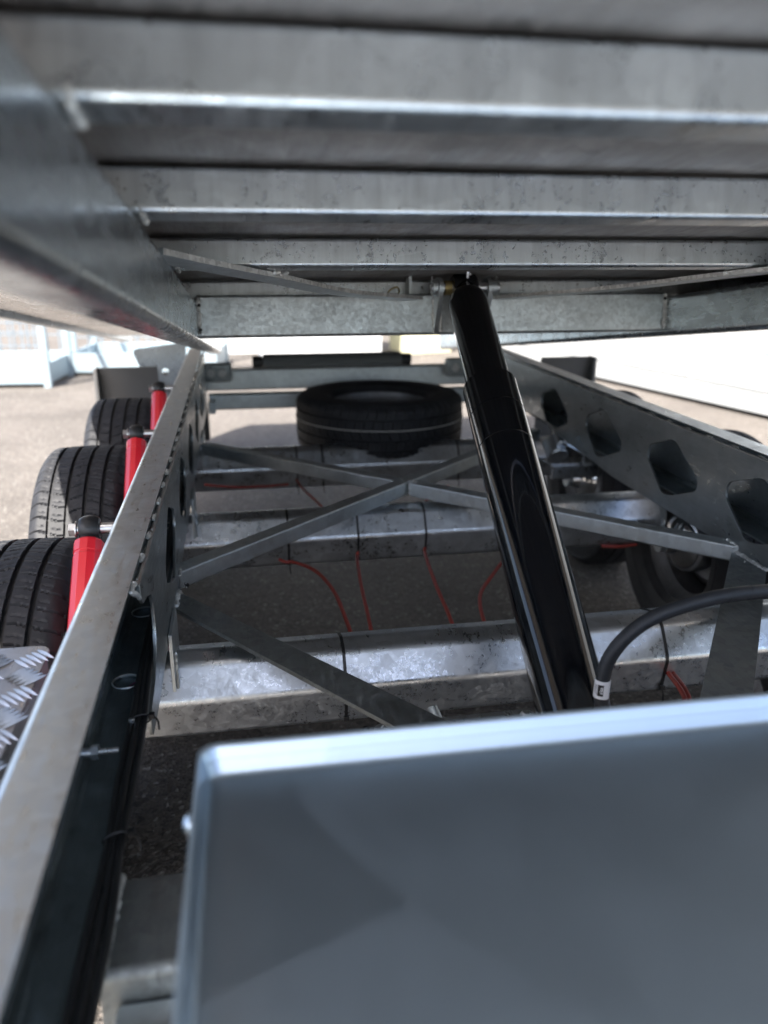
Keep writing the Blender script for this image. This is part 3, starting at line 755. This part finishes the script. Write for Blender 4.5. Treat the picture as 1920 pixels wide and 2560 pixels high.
# spiral wrap seams
bm = B(); P = catmull(hp, 10)
for i in range(6, len(P)-2, 5):
    t = (P[i+1]-P[i-1]).normalized(); a = t.orthogonal().normalized(); b_ = t.cross(a); ring = [P[i]+(a*math.cos(x)+b_*math.sin(x))*.0088+t*.004*math.cos(x) for x in [2*math.pi*k/24 for k in range(25)]]
    tube(bm, ring, .0004, 4, 0)
fin('wrap_seam', bm, BLACKH, HOSE)
SLc = V(hp[2]).lerp(V(hp[3]), 1.05); SLa = (V(hp[4])-V(hp[2])).normalized()
bm = B(); lathe(bm, [(.0089, -.0115), (.0096, -.0113), (.0096, .0113), (.0089, .0115)], SLc, SLa, 48)
SLV = fin('printed_sleeve', bm, WHITEL, HOSE, 'white printed sleeve on the hose')
view = (V((0, 0, 0))-SLc); view = (view-SLa*view.dot(SLa)).normalized(); sdx = view.cross(SLa).normalized()   # text runs up the sleeve
def wrap(u, v, h):
    """u along the hose (upwards), v around it (to the left)"""
    rad = .00966+h; an = v/.0096
    return SLc+SLa*u+(view*math.cos(an)+sdx*math.sin(an))*rad
def text(txt, size, cu_, cv_, h, mat, name):
    f = bpy.data.curves.new('t', 'FONT'); f.body = txt; f.size = size; f.align_x = 'CENTER'; f.align_y = 'CENTER'; f.extrude = .00002; f.resolution_u = 3
    if name == 'logo_letters': f.offset = size*.02
    o = bpy.data.objects.new('t', f); me = bpy.data.meshes.new_from_object(o)
    bm = B(); bm.from_mesh(me)
    bpy.data.objects.remove(o); bpy.data.curves.remove(f); bpy.data.meshes.remove(me)
    for v in bm.verts: v.co = wrap(cu_+v.co.x, cv_+TS*v.co.y, h+v.co.z)
    fin(name, bm, mat, HOSE)
TS = 1
_a = wrap(0, .001, 0)-wrap(0, 0, 0)
# letters read bottom-to-top: their tops point left in the picture
TS = 1 if (_a.dot(r2) < 0) else -1
bm = B()
rows = 8
g = [[bm.verts.new(wrap(u, TS*v, .00003)) for u in (-.0072, .0072)] for v in [-.0024+.0072*k/rows for k in range(rows+1)]]
for i in range(rows): bm.faces.new((g[i][0], g[i][1], g[i+1][1], g[i+1][0]))
fin('logo_patch', bm, INK, HOSE)
text('sisa', .0062, .0, .0002, .00012, WHITEL, 'logo_letters')
text('16/01/2025', .0030, .0, .0062, .00006, INK, 'printed_date')
text('10000200', .0030, .0005, .0088, .00006, INK, 'printed_number')

# ------------------------------------------------------------------ control box
BX = root('control_box', 'grey steel control box with a wide flat folded lid in the foreground', 'box', (.45, .25, -.60))
zl = -.352
def lidmesh():
    bm = B(); x0, x1, y0_, y1_ = -.050, 1.02, -.25, .521
    # section through the far edge: skirt, rounded nose, flat rim, crease, step up to the main sheet
    sec = [(.0, -.060), (.0, -.004), (.001, -.0012), (.003, 0), (.005, -.0006), (.0065, -.002), (.0098, -.0078), (.0108, -.0092), (.0120, -.0106), (.0162, -.0172), (.0185, -.0190), (.0230, -.0199), (.045, -.020)]
    sec = [(-a_, b_) for a_, b_ in sec]; sx_ = [(-a_*.5, b_) for a_, b_ in sec]
    loops = []
    for (dy, dz), (dx, _z) in zip(sec, sx_):
        loop = []; xa, xb, ya, yb = x0+dx, x1-dx, y0_-dy*.5, y1_+dy
        rad = max(.001, .014-dx*.5)
        for cx, cy, a0 in ((xb-rad, yb-rad, 0), (xa+rad, yb-rad, 90), (xa+rad, ya+rad, 180), (xb-rad, ya+rad, 270)):
            for k in range(7):
                a = R(a0+15*k); loop.append(bm.verts.new((cx+rad*math.cos(a), cy+rad*math.sin(a), zl+dz)))
        loops.append(loop)
    n = len(loops[0])
    for A, Bb in zip(loops[:-1], loops[1:]):
        for i in range(n): bm.faces.new((A[i], A[(i+1) % n], Bb[(i+1) % n], Bb[i]))
    bm.faces.new(loops[-1]); return bm
fin('lid', lidmesh(), LID, BX, smooth=40)
bm = B(); box(bm, -.036, 1.005, -.23, .515, -.66, -.384, .004); fin('box_body', bm, GALV, BX)
bm = B(); lathe(bm, [(0, .006), (.004, .0055), (.0065, .003), (.007, 0), (.004, -.001), (.004, -.006)], (-.0515, .455, -.372), (-1, 0, .2), 24); fin('lid_rivet', bm, LID, BX)
BX.rotation_euler = (0, 0, R(-.88))

# ------------------------------------------------------------------ spare wheel
SP = root('spare_wheel', 'black spare wheel lying flat between the rails at the rear', 'spare wheel', (.496, 2.840, -.690))
for nm, me in (('tyre', TYRE), ('rim', RIM)):
    o = bpy.data.objects.new(nm, me); COL.objects.link(o); o.parent = SP; o.location = (0, 0, .0985); o.rotation_euler = (0, R(90 if nm == 'tyre' else 90), 0); WM[o.name] = WM[SP.name]
bm = B(); tube(bm, [V((.496, 2.840, -.575))+V((.3040*math.cos(a), .3040*math.sin(a), 0)) for a in [2*math.pi*k/72 for k in range(73)]], .0016, 6, 0, cap=False); fin('cord_ring', bm, CARTON, SP, 'pale thin line round the spare tyre')

# ------------------------------------------------------------------ cables
def cable(pts, r, mat, label, group, name='cable', cat='cable', n=10):
    bm = B(); tube(bm, pts, r, n, 8); return fin(name, bm, mat, None, label, at=pts[0], cat=cat, group=group, smooth=60)
gr = 'red cables hanging between the axles'
zc = -.715
cable([(.07, 1.80, -.712), (.085, 1.79, -.716), (.104, 1.784, zc), (.150, 1.72, zc), (.178, 1.60, zc), (.186, 1.45, zc), (.19, 1.33, -.722), (.192, 1.2, -.735)], .0042, REDC, 'red cable curving left from the middle axle beneath the crossed braces', gr)
cable([(.262, 1.80, -.705), (.257, 1.784, zc), (.243, 1.63, zc), (.232, 1.45, zc), (.225, 1.33, -.722), (.22, 1.2, -.735)], .0042, REDC, 'red cable running straight from the middle tie of the middle axle', gr)
cable([(.430, 1.80, -.705), (.427, 1.787, zc), (.408, 1.60, zc), (.398, 1.45, zc), (.390, 1.33, -.722), (.388, 1.2, -.735)], .0042, REDC, 'red cable slanting to the near axle just left of the ram', gr)
cable([(.66, 1.79, -.705), (.61, 1.72, zc), (.545, 1.62, zc), (.492, 1.53, zc), (.465, 1.43, zc), (.456, 1.33, -.722), (.455, 1.2, -.735)], .0042, REDC, 'red cable bowing out from behind the ram to the near axle', gr)
cable([(.16, 2.45, -.70), (.175, 2.33, -.70), (.21, 2.16, -.70), (.24, 1.98, -.70), (.25, 1.88, -.70)], .0038, REDC, 'red cable below the crossing of the braces near the spare wheel', gr)
cable([(.62, 2.30, -.70), (.56, 2.24, -.70), (.50, 2.12, -.70), (.475, 2.0, -.70), (.47, 1.88, -.70)], .0038, REDC, 'pale red cable loop between middle and rear axle right of the brace crossing', gr)
cable([(-.12, 2.30, -.66), (-.03, 2.31, -.675), (.06, 2.33, -.682), (.13, 2.40, -.70)], .0038, REDC, 'red cable under the rear axle beside the left side plate', gr)
cable([(.725, 1.17, -.715), (.716, 1.085, -.720), (.702, 1.055, -.73), (.690, 1.045, -.78), (.685, 1.04, -.86)], .0044, REDC, 'red cable hanging from the tie on the near axle right of the hose', gr)
cable([(.735, 1.17, -.717), (.726, 1.088, -.722), (.712, 1.052, -.735), (.700, 1.040, -.785), (.695, 1.035, -.86)], .0044, REDC, 'second red cable beside it under the same near axle tie', gr)
cable([(.93, 1.86, -.755), (.98, 1.86, -.760), (1.04, 1.88, -.765)], .0045, REDC, 'red cable under the middle axle at the right wheel', gr)
g2 = 'black cables along the left rail'
lb = ['outermost black cable in the left rail channel', 'middle black cable of the bundle in the left rail channel', 'inner black cable of the bundle lying on the flange edge']
for k, dx in enumerate((-.009, -.002, .005)):
    pts = [(-.150+dx*.6, 1.9, -.537), (-.147+dx*.6, 1.3, -.537), (-.144+dx*.8, 1.0, -.536), (-.139+dx, .86, -.534), (-.1385+dx*1.1, .74, -.534+(.002 if k == 1 else 0)), (-.1385+dx*.8, .658, -.535), (-.136+dx*1.2, .553, -.532), (-.137+dx*1.2, .46, -.530), (-.140+dx, .25, -.53)]
    cable(pts, .0042, BLACK, lb[k], g2)
for y in (.862, .658):
    bm = B()
    tube(bm, [V((-.1385, y, -.535))+V((.0125*math.cos(a), .003*math.cos(a), .0065*math.sin(a))) for a in [2*math.pi*k/20 for k in range(21)]], .0013, 6, 0, cap=False)
    box(bm, -.1285, -.1215, y-.004, y+.003, -.5335, -.527, .001); tube(bm, [(-.125, y, -.530), (-.118, y-.006, -.534), (-.116, y-.014, -.542)], .0012, 6, 4)
    fin('cable_tie', bm, BLACK, None, 'black cable tie round the bundle by the end of the side plate' if y > .8 else 'black cable tie round the bundle above the sunlit patch', at=(-.1385, y, -.535), cat='cable tie')

# ------------------------------------------------------------------ yard behind
WALLP = plain('off white box panel', (.33, .34, .34), .45, 0, .1, None, .10, 1.5)
# long white box body on the right
WB = root('white_trailer_body', 'long white riveted trailer box standing behind on the right', 'trailer box', (3.1, 5.8, G))
d = V((3.387-3.025, 4.608-6.141, 0)).normalized(); nrm = V((-d.y, d.x, 0)); nrm = nrm if nrm.x > 0 else -nrm
o0 = V((3.2065, 5.37, G)); 
def wbx(a, n_, z): return o0+d*a+nrm*n_+V((0, 0, z))
def wbox(bm, a0, a1, n0_, n1_, z0, z1, r=.004):
    Mx = Matrix((d, nrm, V((0, 0, 1)))).transposed().to_4x4(); Mx.translation = o0; box(bm, a0, a1, n0_, n1_, z0, z1, r, M=Mx)
a = -9.0
while a < 4.0:
    bm = B(); wbox(bm, a+.008, a+1.5-.008, 0, .04, .165, 2.6, .010); fin('wall_panel', bm, WALLP, WB); a += 1.5
bm = B(); wbox(bm, -9, 4.5, -.012, .06, .03, .157, .004); fin('bottom_rail', bm, WALLP, WB)
bm = B(); wbox(bm, -9, 4.5, .045, 2.3, .10, 2.62, .01); fin('box_core', bm, WHITEP, WB)
bm = B()
a = -8.9
while a < 4.3:
    lathe(bm, [(0, .006), (.010, .004), (.014, 0)], wbx(a, 0, .42), -nrm, 10); a += .30
fin('rivet', bm, WIRE, WB, kind='stuff')
# mesh cages on the left
def cage(x, y, rz, name_label, wd=1.24, ht=.97, dp=.84):
    r_ = root('mesh_cage', name_label, 'cage', (x, y, G), 0, 'pale blue mesh cages along the yard edge')
    Mx = Matrix.Translation((x, y, G)) @ Matrix.Rotation(rz, 4, 'Z')
    for sx in (-wd/2, wd/2):
        for sy in (0, dp):
            bm = B(); box(bm, sx-.028, sx+.028, sy-.028, sy+.028, 0, ht, .003, M=Mx); fin('corner_post', bm, CAGE, r_)
    for z0, z1 in ((.03, .19), (ht-.05, ht)):
        bm = B(); box(bm, -wd/2+.03, wd/2-.03, -.015, .015, z0, z1, .003, M=Mx); box(bm, -wd/2+.03, wd/2-.03, dp-.015, dp+.015, z0, z1, .003, M=Mx)
        for sx in (-wd/2, wd/2): box(bm, sx-.015, sx+.015, .03, dp-.03, z0, z1, .003, M=Mx)
        fin('frame_rail', bm, CAGE, r_)
    bm = B(); box(bm, -wd/2+.03, wd/2-.03, .02, dp-.02, .04, .07, .002, M=Mx)
    fin('cage_floor', bm, CAGE, r_)
    bm = B()
    for yy_ in (0, dp):
        k = -wd/2+.08
        while k < wd/2-.03: box(bm, k-.0045, k+.0045, yy_-.0045, yy_+.0045, .19, ht-.05, 0, M=Mx); k += .105
        z = .33
        while z < ht-.06: box(bm, -wd/2+.03, wd/2-.03, yy_-.010, yy_-.003, z-.0045, z+.0045, 0, M=Mx); z += .105
    fin('wire_mesh', bm, WIRE, r_, kind='stuff')
cage(-2.12, 6.75, R(-4), 'pale blue mesh cage at the left picture edge')
cage(-.83, 7.25, R(-6), 'pale blue mesh cage standing next to the mudguard flap')
cage(-3.45, 6.6, R(0), 'pale blue mesh cage outside the left picture edge')
def carton(x, y, z, sx, sy, sz, rz, label, mat, cat='box', name='white_box'):
    r_ = root(name, label, cat, (x, y, z)); Mx = Matrix.Translation((x, y, z)) @ Matrix.Rotation(rz, 4, 'Z')
    bm = B(); box(bm, -sx/2, sx/2, -sy/2, sy/2, 0, sz*.9, .006, M=Mx); fin('box_body', bm, mat, r_)
    bm = B(); box(bm, -sx/2-.01, sx/2+.01, -sy/2-.01, sy/2+.01, sz*.9+.001, sz, .006, M=Mx); fin('box_lid', bm, mat, r_)
carton(.82, 8.6, G, 1.25, .9, .9, 0, 'large white box straight behind the trailer, above the spare wheel', WHITEP)
carton(-.15, 9.0, G, 1.0, .8, .75, R(5), 'white box left of the large box behind the trailer', WHITEP)
carton(1.95, 8.6, G, .5, .5, .62, R(15), 'low cream box right of the large box behind the trailer', plain('cream board', (.62, .60, .42), .6, var=.1, nscale=4))
# dark roller of a parked loading table behind
RO = root('roller', 'dark grey roller lying across behind the spare wheel', 'roller', (.37, 3.42, -.49))
bm = B(); cyl(bm, (.10, 3.42, -.455), (.69, 3.42, -.455), .032, n=32, bev=.003); fin('roller_tube', bm, plain('dark grey roller coat', (.12, .13, .135), .5), RO)
for xa in (.055, .691):
    bm = B(); cyl(bm, (xa, 3.42, -.455), (xa+.044, 3.42, -.455), .025, n=24, bev=.003); fin('roller_end', bm, BLACK, RO)
# pale wall added far behind to give a white background
bm = B(); box(bm, -14, 9, 16, 16.25, G, 2.2, .01); fin('pale_wall', bm, WHITEP, None, 'long pale wall added as white backdrop far behind everything', at=(-2, 16.1, G), cat='wall')
bm = B(); box(bm, -12, -11.7, -6, 15.9, G, 1.8, .01); fin('pale_wall', bm, WHITEP, None, 'pale yard wall running along the left side of the yard', at=(-11.85, 5, G), cat='wall')
